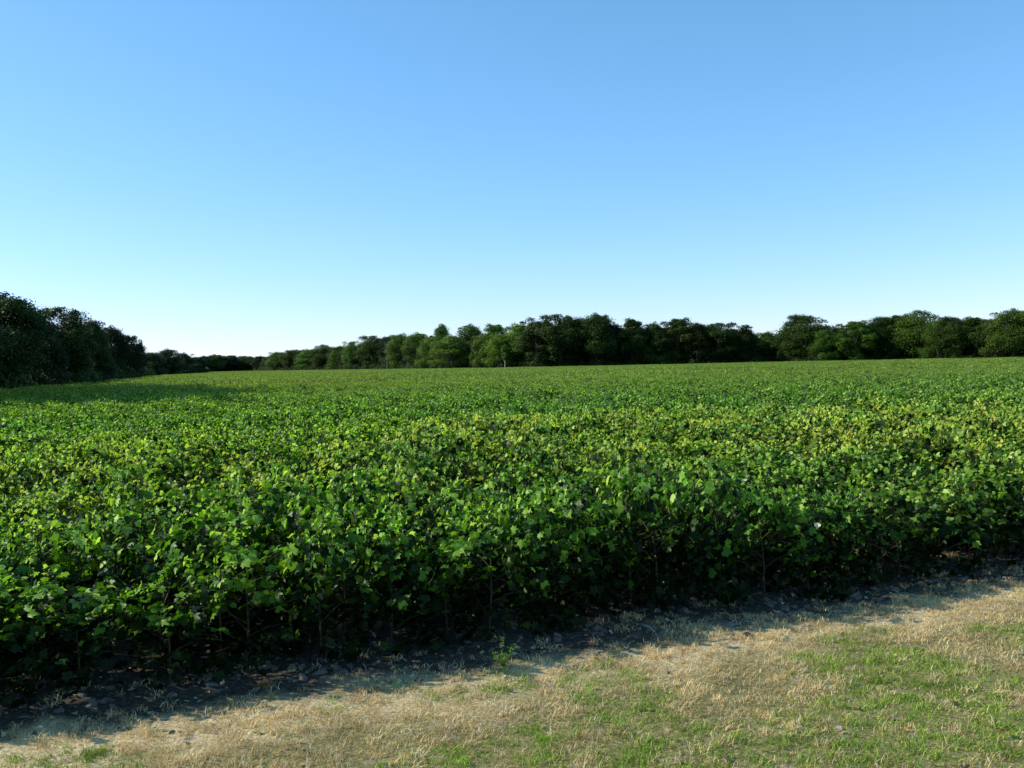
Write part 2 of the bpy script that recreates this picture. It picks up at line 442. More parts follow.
# white flowers seen in the photograph: (px, py, label)
FLOWERS = [
    (746, 478, 'cotton plant with two white flowers above a dark gap in the leaves'),
    (817, 487, 'cotton plant carrying a large pale flower in the right part of the crop'),
    (829, 497, 'cotton plant with a pinkish white flower just below the large pale flower'),
    (815, 529, 'cotton plant with a cream flower low on the shaded right face of the crop'),
    (52, 553, 'cotton plant with a white flower near the left end of the front rows'),
    (288, 517, 'cotton plant with a cream bud flower among deep green leaves left of centre'),
    (98, 495, 'cotton plant with a small white flower in the back of the left rows'),
    (862, 460, 'cotton plant with a tiny cream flower high in the right rows'),
]
plants = []
for i, (y, x, row) in enumerate(indiv):
    fm, sm, H = NEAR[random.randrange(len(NEAR))]
    e = link(bpy.data.objects.new('cotton_plant', None)); e.empty_display_size = 0.1
    sc_ = canopy(x, y) * random.uniform(0.94, 1.06)
    e.location = (x, y, bump_z(x, y) if y < 12 else 0.0); e.rotation_euler = (random.uniform(-.1, .1), random.uniform(-.1, .1), random.uniform(-.7, .7))
    e.scale = (random.uniform(0.92, 1.12),) * 2 + (sc_,)
    link(bpy.data.objects.new('foliage', fm), e)
    link(bpy.data.objects.new('stem', sm), e)
    nb = random.choice([0, 1, 1, 2])
    for q in range(nb):
        b = link(bpy.data.objects.new('boll', BOLL), e)
        th = random.uniform(0, 6.28); rr = random.uniform(0.18, 0.40)
        b.location = (rr * math.cos(th), rr * math.sin(th), random.uniform(0.3, 0.75)); b.rotation_euler = (random.uniform(-.6, .6), random.uniform(-.6, .6), 0)
        b.scale = (1.0,) * 3
    e['category'] = 'cotton plant'
    if row == 0:
        e['label'] = 'leafy green cotton plant in the front edge row beside the shaded bare soil'; e['group'] = 'cotton plants along the front edge of the crop'
    else:
        e['label'] = 'leafy green cotton plant without flowers standing just behind the front edge of the crop'; e['group'] = 'cotton plants behind the front edge of the crop'
    plants.append([e, x, y, row, H * sc_])
bpy.context.view_layer.update()

def add_flower(e, world, size=1.0):
    f = link(bpy.data.objects.new('flower', FLOWER), e)
    f.location = e.matrix_world.inverted() @ Vector(world)
    f.rotation_euler = (random.uniform(0.2, 0.8), random.uniform(-0.3, 0.3), random.uniform(0, 6.28))
    f.scale = (size, size, size)
used = set()
for (px, py, lab) in FLOWERS:
    z = 0.86
    for _ in range(4):
        w = ground_at(px, py, z)
        best = min((p for p in plants if id(p) not in used), key=lambda p: (p[1] - w.x) ** 2 + (p[2] - w.y) ** 2)
        z = min(1.0, best[4] * 1.0)
        if sval(w.x, w.y) > 0.3:      # on the front face: slide down along it
            z = max(0.25, z - 0.12)
    used.add(id(best))
    d = (Vector((0, 0, CAM_H)) - w).normalized()
    add_flower(best[0], w + d * 0.24, 0.55)
    if lab.startswith('cotton plant with two'):
        add_flower(best[0], w + d * 0.24 + Vector((-0.03, 0.0, -0.045)), 0.7)
    best[0]['label'] = lab; best[0]['group'] = 'cotton plants in flower'

# mid distance plants (two-facet leaves) and far patches: one stuff object
SRC = []
for i, (fm, sm, H) in enumerate(NEAR[:6]):
    SRC.append(bpy.data.objects.new('a%02d_cotton_source' % i, fm))
for k in range(6):
    rng = np.random.default_rng(200 + k)
    v, f, t, lp = plant_leaves(rng, 230, rng.uniform(0.8, 0.93), 0.43, 0.05, 0.105, simple=True)
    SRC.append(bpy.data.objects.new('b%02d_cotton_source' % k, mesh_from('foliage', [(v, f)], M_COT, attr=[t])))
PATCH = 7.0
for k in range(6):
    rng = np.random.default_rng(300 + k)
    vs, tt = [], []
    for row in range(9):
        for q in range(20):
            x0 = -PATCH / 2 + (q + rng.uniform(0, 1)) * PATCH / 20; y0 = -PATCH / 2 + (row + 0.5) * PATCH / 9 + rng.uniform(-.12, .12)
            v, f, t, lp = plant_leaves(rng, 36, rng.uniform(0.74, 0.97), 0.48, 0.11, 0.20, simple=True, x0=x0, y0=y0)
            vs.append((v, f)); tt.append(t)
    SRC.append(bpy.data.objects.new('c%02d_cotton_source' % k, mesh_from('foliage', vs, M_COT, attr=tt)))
pts, rots, scls, idx = [], [], [], []
for (y, x, row) in rest:
    d = math.hypot(x, y)
    pts.append((x, y, bump_z(x, y) if y < 12 else 0)); rots.append((0, 0, random.uniform(-.7, .7)))
    s_ = canopy(x, y) * random.uniform(0.92, 1.08); w_ = random.uniform(0.95, 1.15)
    scls.append((w_, w_, s_)); idx.append(random.randrange(6) if d < 22 else 6 + random.randrange(6))
ang = math.atan2(0.3875, 0.922)
ca, sa = math.cos(ang), math.sin(ang)
for i in range(-90, 110):
    for j in range(0, 130):
        u, w = i * PATCH, j * PATCH
        x = ca * u - sa * w; y = 7.1 + sa * u + ca * w
        if y < 66.5 or y > 900 or abs(x) > 0.62 * y + 12: continue
        if y > 900: continue
        if x < -0.31 * (y - 92) - 46 + 1.0: continue
        # limits of the field: the far hedge lines
        lim_mid = -5 + (y - 276) * (-137 + 5) / (612 - 276)   # x of the receding tree line at this distance
        if y > 284 and x > lim_mid + 5: continue
        if y < 282 and y > 276 - max(0, (x - 70)) * 0.32 + 6: continue
        if y > 800: continue
        pts.append((x, y, 0)); rots.append((0, 0, ang)); z_ = random.uniform(0.93, 1.07)
        scls.append((1, 1, z_)); idx.append(12 + random.randrange(6))
crop = scatter('cotton_crop', pts, rots, scls, idx, SRC, 'broad field of green cotton crop stretching from the front rows back to the trees', 'cotton crop')

# ------------------------------------------------------------------ trees
def tree_crown(seed, style, leaves, lsize):
    """crown for a tree 12 m tall and 10 m wide (radius 5)"""
    rng = np.random.default_rng(seed)
    H = 12.0; Rd = 4.6
    z0, z1 = {'round': (1.0, 11.4), 'tall': (0.8, 11.6), 'loose': (1.2, 11.2), 'bushy': (0.4, 11.4)}[style]
    nl = {'round': 54, 'tall': 46, 'loose': 46, 'bushy': 58}[style]
    cs, rs = [], []
    for k in range(nl):
        h = rng.uniform(0, 1) ** 0.85
        prof = {'round': math.sqrt(max(0.05, 1 - (1.9 * h - 0.95) ** 2 * 0.85)), 'tall': math.sqrt(max(0.05, 1 - (1.7 * h - 0.72) ** 2)) * 0.8,
                'loose': 0.28 + 0.68 * math.sin(math.pi * min(1, h * 0.9 + 0.1)), 'bushy': math.sqrt(max(0.06, 1 - h ** 2.2))}[style]
        th = rng.uniform(0, 6.28); rad = rng.uniform(0.9, 1.75) if style != 'loose' else rng.uniform(0.65, 1.45)
        rr = (Rd * prof - rad * 0.75) * rng.uniform(0.35, 1.0) ** 0.5
        z = z0 + rad * 0.8 + (z1 - z0 - 1.6 * rad) * h
        cs.append((rr * math.cos(th), rr * math.sin(th), z)); rs.append(rad)
    # a few upper sprigs for an uneven outline
    for k in range(9):
        th = rng.uniform(0, 6.28); rr = rng.uniform(0, 3.2)
        cs.append((rr * math.cos(th), rr * math.sin(th), z1 - 0.10 * rr ** 2 + rng.uniform(-0.9, 0.1))); rs.append(rng.uniform(0.4, 0.85))
    cs, rs = np.array(cs), np.array(rs)
    w = rs ** 2; cnt = (leaves * w / w.sum()).astype(int) + 5
    P, Nn, T = [], [], []
    for c, r, n in zip(cs, rs, cnt):
        d = rnd_dirs(n, rng)
        d[:, 2] = np.where((d[:, 2] < -0.35) & (rng.uniform(0, 1, n) < 0.6), -d[:, 2], d[:, 2])
        jag = 1 + 0.22 * np.sin(d[:, 0] * 5 + c[0]) * np.sin(d[:, 1] * 5 + c[1] * 2) + 0.17 * rng.normal(size=n)
        rad = r * (0.62 + 0.38 * rng.uniform(0, 1, n) ** 0.5) * jag
        p = c + d * rad[:, None] * np.array([1.12, 1.12, 0.85])
        P.append(p); Nn.append(unit(d + rnd_dirs(n, rng) * 0.75 + np.array([0, 0, 0.25])))
        tl = rng.uniform(-0.18, 0.18)
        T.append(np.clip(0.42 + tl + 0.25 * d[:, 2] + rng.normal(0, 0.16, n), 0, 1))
    P, Nn, T = np.concatenate(P), np.concatenate(Nn), np.concatenate(T)
    keep = P[:, 2] > 0.15; P, Nn, T = P[keep], Nn[keep], T[keep]
    n = len(P)
    quad = [(0, -0.5, 0), (0.42, 0.05, 0.06), (0, 0.6, 0), (-0.42, 0.05, 0.06)]
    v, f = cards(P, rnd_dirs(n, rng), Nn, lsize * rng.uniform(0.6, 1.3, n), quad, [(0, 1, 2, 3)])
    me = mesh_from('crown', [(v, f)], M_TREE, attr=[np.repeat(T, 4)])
    return me, cs

def tree_trunk(seed, cs, mat):
    rng = np.random.default_rng(seed + 50)
    parts = [tube([(0, 0, -0.3), (0.05, 0, 0.4), (0.1, 0.1, 2.5), (-0.05, 0.15, 5.5), (0.1, 0, 8.5), (0, 0, 10.6)], [0.42, 0.30, 0.25, 0.19, 0.10, 0.03], 8)]
    for k in rng.choice(len(cs), 14, replace=False):
        c = cs[k]; zs = max(1.6, c[2] * 0.55)
        m = np.array([c[0] * 0.45, c[1] * 0.45, zs + (c[2] - zs) * 0.6])
        parts.append(tube([(0.05, 0.08, zs), m, c], [0.13, 0.08, 0.02], 5))
    return mesh_from('trunk', parts, mat, smooth=True)

STY = {}
sid = 0
for style, cnt in (('round', 4), ('tall', 3), ('loose', 2), ('bushy', 3)):
    for k in range(cnt):
        cm, cs = tree_crown(1000 + sid, style, 25000, 0.22)
        tm = tree_trunk(1000 + sid, cs, M_BARK); STY.setdefault(style, []).append((cm, tm, cs)); sid += 1

TREE_ID = 0
def make_tree(px, top, d, wpx, style, color, label, name='broadleaf_tree', variant=None, group=None, trunk=None):
    global TREE_ID
    v = STY[style][(TREE_ID if variant is None else variant) % len(STY[style])]; TREE_ID += 1
    h = (horizon(px) - top) * d / F_PX + CAM_H
    w = wpx * d / F_PX
    e = link(bpy.data.objects.new(name, None)); e.location = at(px, d); e.empty_display_size = 1
    e.rotation_euler = (0, 0, random.uniform(0, 6.28)); e.scale = (w / 10.4, w / 10.4, h / 11.9)
    c = link(bpy.data.objects.new('crown', v[0]), e); c.color = (*color, 1)
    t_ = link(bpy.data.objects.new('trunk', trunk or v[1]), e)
    e['label'] = label; e['category'] = 'tree'
    if group: e['group'] = group
    return e

DK = (0.013, 0.022, 0.003); DG = (0.032, 0.058, 0.007); MG = (0.082, 0.148, 0.016); LG = (0.125, 0.210, 0.024); OL = (0.085, 0.125, 0.025); BL = (0.026, 0.044, 0.014)  # DK, DG darkened for shade, MG, LG brightened for sun, BL tinted for haze
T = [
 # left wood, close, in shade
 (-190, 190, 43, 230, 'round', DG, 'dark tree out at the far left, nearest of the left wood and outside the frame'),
 (-120, 225, 56, 190, 'bushy', DG, 'dark tree second from the near end of the left wood, outside the frame'),
 (-70, 287, 74, 150, 'round', DG, 'tall dark tree at the near end of the left wood, cut by the frame edge'),
 (6, 292, 90, 100, 'round', DG, 'tallest dark tree of the left wood, with olive top leaves'),
 (38, 308, 100, 60, 'bushy', DK, 'dark tree filling the dip right of the tallest tree of the left wood'),
 (66, 303, 112, 62, 'round', DG, 'broad dark tree with domed top, second peak of the left wood'),
 (93, 317, 140, 48, 'bushy', DG, 'dark tree on the slope right of the domed second peak of the left wood'),
 (112, 325, 168, 42, 'round', DK, 'dark tree halfway down the falling outline of the left wood'),
 (129, 333, 205, 36, 'round', DK, 'dark tree last but one at the right end of the left wood'),
 (140, 342, 245, 22, 'tall', DK, 'small dark tree that ends the left wood with a steep edge'),
 # shaded far wood
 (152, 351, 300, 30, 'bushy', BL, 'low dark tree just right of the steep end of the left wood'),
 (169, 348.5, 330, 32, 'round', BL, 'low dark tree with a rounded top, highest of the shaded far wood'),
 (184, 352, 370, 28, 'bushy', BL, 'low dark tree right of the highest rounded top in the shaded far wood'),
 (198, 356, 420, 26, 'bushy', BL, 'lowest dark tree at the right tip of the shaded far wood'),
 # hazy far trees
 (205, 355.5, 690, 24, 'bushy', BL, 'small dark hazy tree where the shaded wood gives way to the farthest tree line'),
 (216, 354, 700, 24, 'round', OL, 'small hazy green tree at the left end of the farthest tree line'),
 (232, 354.5, 710, 22, 'bushy', BL, 'small hazy green tree second from the left in the farthest tree line'),
 (247, 355, 720, 22, 'round', OL, 'small hazy green tree in the middle of the farthest tree line'),
 (261, 355.5, 700, 22, 'bushy', BL, 'small dark tree where the farthest line meets the sunlit tree line'),
 # receding sunlit line
 (278, 351, 600, 22, 'bushy', MG, 'first small green tree at the far left end of the sunlit tree line'),
 (292, 349, 575, 22, 'round', DG, 'small round topped green tree near the far end of the sunlit line'),
 (308, 348.5, 540, 22, 'bushy', LG, 'small pale green tree near the far end of the sunlit line'),
 (324, 344.5, 510, 26, 'round', DG, 'dark topped tree that first rises above the far end of the sunlit line'),
 (340, 345.5, 480, 24, 'bushy', MG, 'mid green bushy tree with a flat top in the sunlit line'),
 (353, 341, 455, 26, 'tall', MG, 'mid green oval tree right of the flat topped one in the sunlit line'),
 (373, 334, 430, 30, 'round', DG, 'dark crowned tree rising just left of the bare grey tree'),
 (401, 333, 385, 30, 'bushy', MG, 'leafy green tree right of the bare grey tree'),
 (419, 332, 360, 30, 'round', MG, 'round leafy tree in the middle of the sunlit line'),
 (431, 336, 345, 26, 'bushy', LG, 'light green bushy tree below the dip in the sunlit line'),
 (443, 325.5, 340, 30, 'tall', MG, 'tall green tree making the first high peak of the sunlit line'),
 (452, 334, 318, 40, 'bushy', LG, 'bright green dome shaped tree in front of the first high peak'),
 (471, 323.5, 325, 30, 'round', DG, 'dark round topped tree making the second high peak of the sunlit line'),
 (484, 333, 305, 28, 'bushy', OL, 'olive bushy tree in the dip right of the dark round top'),
 (498, 321.5, 300, 32, 'loose', MG, 'feathery topped tree above the pale trunk'),
 (500, 333, 284, 28, 'bushy', LG, 'yellow green tree with leaves just above the pale trunk'),
 (520, 323, 286, 40, 'bushy', LG, 'bright green tree standing against the dark block of trees'),
 # dark block, facing the camera
 (538, 317, 272, 40, 'loose', DG, 'dark green tree with a shaggy left side, first of the dark block'),
 (561, 311.5, 270, 46, 'round', DG, 'highest round topped tree of the dark block'),
 (579, 317, 272, 34, 'bushy', DK, 'dark tree in the dip between the two highest tops of the dark block'),
 (598, 312.5, 268, 44, 'round', DG, 'broad dark tree right of the highest top of the dark block'),
 (615, 322, 270, 28, 'bushy', DK, 'lower dark tree on the right shoulder of the broad dark tree'),
 (633, 316, 268, 32, 'loose', DG, 'spiky topped tree in the middle of the dark block'),
 (655, 321, 268, 34, 'bushy', DG, 'flat topped dark tree right of the spiky topped tree'),
 (678, 315.5, 268, 38, 'loose', DG, 'tall tree with a ragged pointed top in the dark block'),
 (699, 322, 266, 34, 'bushy', DK, 'dark tree right of the ragged pointed top'),
 (719, 320.5, 266, 40, 'round', DG, 'wide round topped dark tree near the right end of the dark block'),
 (745, 325, 264, 34, 'tall', DK, 'last dark tree of the dark block, next to the notch in the tree line'),
 (768, 331, 276, 32, 'bushy', MG, 'low green tree at the notch in the tree line'),
 # right block
 (806, 313, 256, 50, 'round', DG, 'large dome shaped tree standing by itself right of the notch'),
 (825, 328, 248, 30, 'bushy', MG, 'small bushy tree at the right foot of the large dome shaped tree'),
 (838, 326, 256, 26, 'bushy', DG, 'dark low tree in the dip right of the large dome shaped tree'),
 (855, 318.5, 246, 40, 'loose', MG, 'sunlit loose crowned tree in the right block'),
 (881, 315, 248, 38, 'round', DK, 'shadowed tree in the middle of the right block'),
 (898, 312, 246, 34, 'loose', DG, 'ragged tree with a wispy top in the right block'),
 (919, 310, 242, 44, 'round', MG, 'tall green tree making the high peak of the right block'),
 (938, 318, 234, 30, 'bushy', MG, 'green bushy tree just right of the high peak of the right block'),
 (953, 315, 232, 38, 'round', DG, 'rounded dark green tree between two sunlit trees on the right'),
 (976, 314.5, 230, 38, 'loose', DG, 'ragged dark tree third from the right edge of the photo'),
 (993, 317, 226, 30, 'bushy', OL, 'olive tree second from the right edge of the photo'),
 (1014, 308, 222, 46, 'round', MG, 'tall broad tree at the right edge of the photo'),
 (1052, 312, 218, 46, 'round', DG, 'dark tree just past the tall broad tree at the right edge'),
]
PALE_TRUNK = None
for row in T:
    px, top, d, w, style, colr, lab = row
    kw = {}
    if style == 'round' or style == 'bushy': w = w * 1.12
    if 270 < px < 530: w *= 1.2
    if px > 530: w *= 1.15
    if style == 'loose': w *= 1.2
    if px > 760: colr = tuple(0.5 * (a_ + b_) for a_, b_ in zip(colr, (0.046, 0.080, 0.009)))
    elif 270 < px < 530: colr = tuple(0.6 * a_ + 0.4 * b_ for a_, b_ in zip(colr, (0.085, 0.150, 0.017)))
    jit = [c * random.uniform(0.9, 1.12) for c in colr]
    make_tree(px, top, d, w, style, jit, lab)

M_PALE2 = mat_simple('pale_trunk_bark', [(0.35, (0.22, 0.21, 0.18)), (0.7, (0.4, 0.38, 0.34))], 3, 0.85)
# tree with a pale bare trunk in a gap of the foliage at the forest edge
pt = link(bpy.data.objects.new('pale_trunked_tree', None)); pt.location = at(505.5, 276)
pt['label'] = 'slim tree with a pale whitish trunk at the edge of the sunlit trees'; pt['category'] = 'tree'
link(bpy.data.objects.new('trunk', mesh_from('trunk', [tube([(0, 0, -.2), (0, 0, 1.5), (0.1, 0, 3.2), (0.05, 0.4, 6)], [0.2, 0.17, 0.14, 0.08], 8), tube([(0, 0, 2.2), (-0.5, .2, 3.4), (-0.8, .6, 5)], [0.09, .07, .03], 6)], M_PALE2, smooth=True)), pt)
cr = link(bpy.data.objects.new('crown', STY['loose'][0][0]), pt); cr.scale = (0.30, 0.30, 0.45); cr.location = (0, -.2, 2.4); cr.color = (*MG, 1)

# bare grey tree in the sunlit line
dead = link(bpy.data.objects.new('bare_tree', None)); dead.location = at(388, 388)
dead['label'] = 'bare grey brown tree without leaves between green crowns'; dead['category'] = 'tree'
link(bpy.data.objects.new('trunk', mesh_from('trunk', [tube([(0, 0, -.2), (.1, 0, 4), (-.1, 0, 8), (0.1, 0, 12.5)], [.4, .3, .2, .05], 8)], M_DEAD, smooth=True)), dead)
bp = []; rr = random.Random(5)
for k in range(46):
    z = 2 + rr.uniform(0, 9.5); th = rr.uniform(0, 6.28); L_ = rr.uniform(1.2, 3.6) * (1.15 - z / 15)
    c_, s_ = math.cos(th), math.sin(th)
    bp.append(tube([(0, 0, z), (c_ * L_ * .5, s_ * L_ * .5, z + L_ * .5), (c_ * L_, s_ * L_, z + L_ * 1.2)], [.10, .06, .02], 4))
    for q in range(4):
        t2 = th + rr.uniform(-.9, .9); b0 = np.array([c_ * L_ * .6, s_ * L_ * .6, z + L_ * .6]); l2 = L_ * .5
        bp.append(tube([b0, b0 + np.array([math.cos(t2) * l2, math.sin(t2) * l2, l2 * rr.uniform(.3, 1.2)])], [.05, .02], 3))
link(bpy.data.objects.new('branch', mesh_from('branch', bp, M_DEAD)), dead)

# the unbroken depth of the woods behind the front trees, and the undergrowth at their feet: stuff
def colored_crown_obj(name, me, color):
    o = bpy.data.objects.new(name, me); o.color = (*color, 1); return o
M_TREE_DK = M_TREE.copy(); M_TREE_DK.name = 'woodland_leaf_shaded'
for n in M_TREE_DK.node_tree.nodes:
    if n.type == 'OBJECT_INFO': oi_ = n
nt = M_TREE_DK.node_tree
rr_ = ramp(nt, oi_.outputs['Random'], [(0.0, DK), (0.5, DG), (0.9, DG), (1.0, (0.05, 0.09, 0.018))])  # darkened greens, the shade in and under the wood put into the colour
for l in list(nt.links):
    if l.from_node == oi_ and l.from_socket.name == 'Color':
        nt.links.new(rr_, l.to_socket)
def dark_copy(me):
    m = me.copy(); m.materials.clear(); m.materials.append(M_TREE_DK); return m
WS = [bpy.data.objects.new('w%02d_wood_source' % i, dark_copy(m)) for i, m in enumerate([STY['round'][1][0], STY['bushy'][0][0], STY['round'][3][0], STY['tall'][1][0]])]
line = [(r[0], r[1], r[2]) for r in T]
P_, R_, S_, I_ = [], [], [], []
def wood_pt(px, d, hfac, w, htop):
    p = at(px, d); P_.append(tuple(p)); R_.append((0, 0, random.uniform(0, 6.28)))
    h = htop * hfac; S_.append((w / 10, w / 10, h / 11.9)); I_.append(random.randrange(4))
for a_, b_ in zip(line[:-1], line[1:]):
    pa, pb = at(a_[0], a_[2]), at(b_[0], b_[2])
    L_ = (pb - pa).length; n = max(1, int(L_ / 5.5))
    for k in range(n):
        t_ = (k + 0.5) / n
        px = a_[0] + (b_[0] - a_[0]) * t_; d = a_[2] + (b_[2] - a_[2]) * t_; top = max(a_[1], b_[1])
        h = (horizon(px) - top) * d / F_PX + CAM_H
        leftw = px < 205
        for back, hf in (((5, 0.94), (12, 0.98), (20, 0.97)) if not leftw else ((8, 0.9), (17, 0.95), (26, 1.0))):
            q = at(px, d)
            q = q + (Vector((-back, back * 0.25, 0)) if leftw else Vector((back * 0.35, back, 0))) + Vector((random.uniform(-2, 2), random.uniform(-2, 2), 0))
            P_.append(tuple(q)); R_.append((0, 0, random.uniform(0, 6.28))); w = random.uniform(8, 12)
            S_.append((w / 10, w / 10, h * hf * random.uniform(0.9, 1.02) / 11.9)); I_.append(random.randrange(4))
for k in range(40):
    P_.append((random.uniform(-90, -56), random.uniform(50, 110), 0)); R_.append((0, 0, random.uniform(0, 6.28))); S_.append((1.0, 1.0, random.uniform(0.75, 0.85))); I_.append(random.randrange(4))
# the taller end of the left wood, left of the frame, whose shadow lies across the crop
for k in range(13):
    yy = 40 + k * 3.7
    P_.append((-0.585 * yy - 5.2 - max(0, (58 - yy)) * 0.45 + random.uniform(-1, .6), yy, 0)); R_.append((0, 0, random.uniform(0, 6.28))); S_.append((0.85, 0.85, random.uniform(1.25, 1.75))); I_.append(random.randrange(4))
scatter('woodland', P_, R_, S_, I_, WS, 'continuous mass of woodland crowns behind the front trees around the field', 'woodland')

BS = []
for k in range(4):
    rng = np.random.default_rng(700 + k)
    n = 1500; d = rnd_dirs(n, rng); d[:, 2] = np.abs(d[:, 2])
    j = 1 + 0.25 * np.sin(d[:, 0] * 6 + k) * np.sin(d[:, 1] * 6)
    p = d * (rng.uniform(0.55, 1.05, n) * j)[:, None] * np.array([2.2, 2.2, 2.6]); p[:, 2] += 0.05
    v, f = cards(p, rnd_dirs(n, rng), unit(d + rnd_dirs(n, rng) * 0.7), 0.26 * rng.uniform(0.6, 1.3, n), [(0, -0.5, 0), (0.42, 0.05, 0.06), (0, 0.6, 0), (-0.42, 0.05, 0.06)], [(0, 1, 2, 3)])
    BS.append(bpy.data.objects.new('u%02d_bush_source' % k, mesh_from('bush', [(v, f)], M_TREE_DK, attr=[np.repeat(np.clip(rng.normal(.45, .2, n), 0, 1), 4)])))
P_, R_, S_, I_ = [], [], [], []
for a_, b_ in zip(line[:-1], line[1:]):
    pa, pb = at(a_[0], a_[2]), at(b_[0], b_[2]); L_ = (pb - pa).length; n = max(1, int(L_ / 1.8))
    for k in range(n):
        q = pa.lerp(pb, (k + random.random()) / n)
        leftw = a_[0] < 205
        off = random.uniform(-1.5, 2.0)
        q = q + (Vector((-off - 1.0, 0, 0)) if leftw else Vector((0, off - 2.5, 0)))
        if k % 2 and not leftw:
            P_.append((q.x + 1.0, q.y + random.uniform(7, 11), 0)); R_.append((0, 0, random.uniform(0, 6.28))); S_.append((1.3, 1.3, 1.3)); I_.append(random.randrange(4))
        P_.append(tuple(q)); R_.append((0, 0, random.uniform(0, 6.28))); s_ = random.uniform(0.5, 1.25); S_.append((s_, s_, s_ * random.uniform(0.8, 1.3))); I_.append(random.randrange(4))
scatter('undergrowth', P_, R_, S_, I_, BS, 'low leafy undergrowth filling the foot of the tree lines around the field', 'undergrowth')

# ------------------------------------------------------------------ verge: grass, clods, litter
def tuft(seed, nb, h0, h1, spread, lean, mat, wid=0.0022):
    rng = np.random.default_rng(seed)
    vs, fs, ts = [], [], []
    for b in range(nb):
        th = rng.uniform(0, 6.28); r = spread * rng.uniform(0, 1) ** 0.5
        base = np.array([r * math.cos(th), r * math.sin(th), -0.004]); h = rng.uniform(h0, h1)
        ld = rng.uniform(0, 6.28); ln = lean * rng.uniform(0.2, 1.3) * h
        d = np.array([math.cos(ld), math.sin(ld), 0.0]); sd = np.array([-d[1], d[0], 0]) if rng.uniform() < .6 else d
        w = wid * rng.uniform(0.6, 1.4)
        i0 = len(vs)
        for t_, ww in ((0, 1.0), (0.5, 0.85), (1.0, 0.12)):
            c = base + d * ln * t_ ** 1.8 + np.array([0, 0, h * t_ * (1 - 0.25 * t_ * lean)])
            vs += [c - sd * w * ww, c + sd * w * ww]
        fs += [(i0, i0 + 1, i0 + 3, i0 + 2), (i0 + 2, i0 + 3, i0 + 5, i0 + 4)]
        tv_ = np.clip(rng.normal(0.5, 0.24), 0, 1); ts += [tv_ * 0.8, tv_ * 0.8, tv_, tv_, min(1, tv_ + .1), min(1, tv_ + .1)]
    return mesh_from('tuft', [(vs, fs)], mat, attr=[np.array(ts)])

def verge_points(n, fn, xr=(-7.5, 8.5), yr=(2.6, 9.8)):
    out = []
    xs_ = RNG.uniform(xr[0], xr[1], n); ys_ = RNG.uniform(yr[0], yr[1], n)
    for x, y in zip(xs_, ys_):
        if abs(x) > 0.62 * y + 1.6: continue
        s = sval(x, y)
        if s < -0.6: continue
        k = fn(x, y, s)
        if k > 0 and random.random() < k: out.append((x, y, bump_z(x, y), k))
    return out
def fbm(x, y, f, z): return noise.noise((x * f, y * f, z)) + 0.5 * noise.noise((x * f * 2.1, y * f * 2.1, z + 4))
def greenness(x, y, s):
    g = (s - 1.3) * 0.7 + 2.0 * fbm(x, y, 1.1, 2.0) + 0.8 * fbm(x, y, 3.2, 9.0)
    return g
def baref(x, y, s):
    return fbm(x, y, 1.7, 30.0) + 0.5 * fbm(x, y, 5, 33.0)
def f_dry(x, y, s):
    ed = (s - 0.52 + 0.35 * fbm(x, y, 1.3, 20.0)) / 0.35
    k = max(0.0, min(1.0, ed)); k = max(k, 0.04 + 0.5 * (fbm(x, y, 2.3, 41.0) > 0.5))
    if baref(x, y, s) > 0.62: k *= 0.15
    gg = max(0, min(1, greenness(x, y, s)))
    return k * (1 - 0.75 * gg)
def f_green(x, y, s):
    gg = max(0, min(1, greenness(x, y, s) * 1.6))
    if s < 0.8: return 0
    gg *= min(1, (s - 0.8) / 0.4)
    if baref(x, y, s) > 0.75: gg *= 0.3
    return gg
DRY = [bpy.data.objects.new('d%02d_tuft_source' % k, tuft(800 + k, 30, 0.010, 0.030 + 0.005 * k, 0.055, 1.0, M_STRAW, 0.0018)) for k in range(5)]
GRN = [bpy.data.objects.new('g%02d_tuft_source' % k, tuft(820 + k, 30, 0.012, 0.030 + 0.004 * k, 0.055, 0.8, M_GREEN, 0.0018)) for k in range(5)]
for nm, n, fn, src, lab, cat in (('dry_grass', 34000, f_dry, DRY, 'short straw coloured dry grass along the shadow edge of the crop', 'dry grass'),
                                 ('green_grass', 34000, f_green, GRN, 'patchy short green grass in the foreground verge', 'grass')):
    pp = verge_points(n, fn)
    q = len(pp); P_ = [(a, b, c) for a, b, c, k in pp]
    sz = RNG.uniform(0.7, 1.35, q)
    S_ = np.stack([sz, sz, sz * RNG.uniform(0.7, 1.3, q)], 1)
    scatter(nm, P_, zrot(q, 0.25), S_, RNG.integers(0, 5, q), src, lab, cat)
    print(nm, q)

CL = [bpy.data.objects.new('k%02d_clod_source' % k, ico('clod', M_CLOD, k + 2, 1, 0.85, 0.55, 2, 0.75)) for k in range(6)]
pp = verge_points(42000, lambda x, y, s: max(0.0, 1 - abs(s - 0.2) / 0.75) * (0.35 + 0.9 * max(0, fbm(x, y, 2.2, 50.0))))
q = len(pp); sz = 0.006 + 0.034 * RNG.uniform(0, 1, q) ** 3.0
scatter('soil_clods', [(a, b, c) for a, b, c, k in pp], zrot(q, 0.5), np.stack([sz * RNG.uniform(.8, 1.6, q), sz, sz], 1), RNG.integers(0, 6, q), CL, 'crumbled grey soil clods on the bare strip at the foot of the crop', 'soil clods')
print('clods', q)

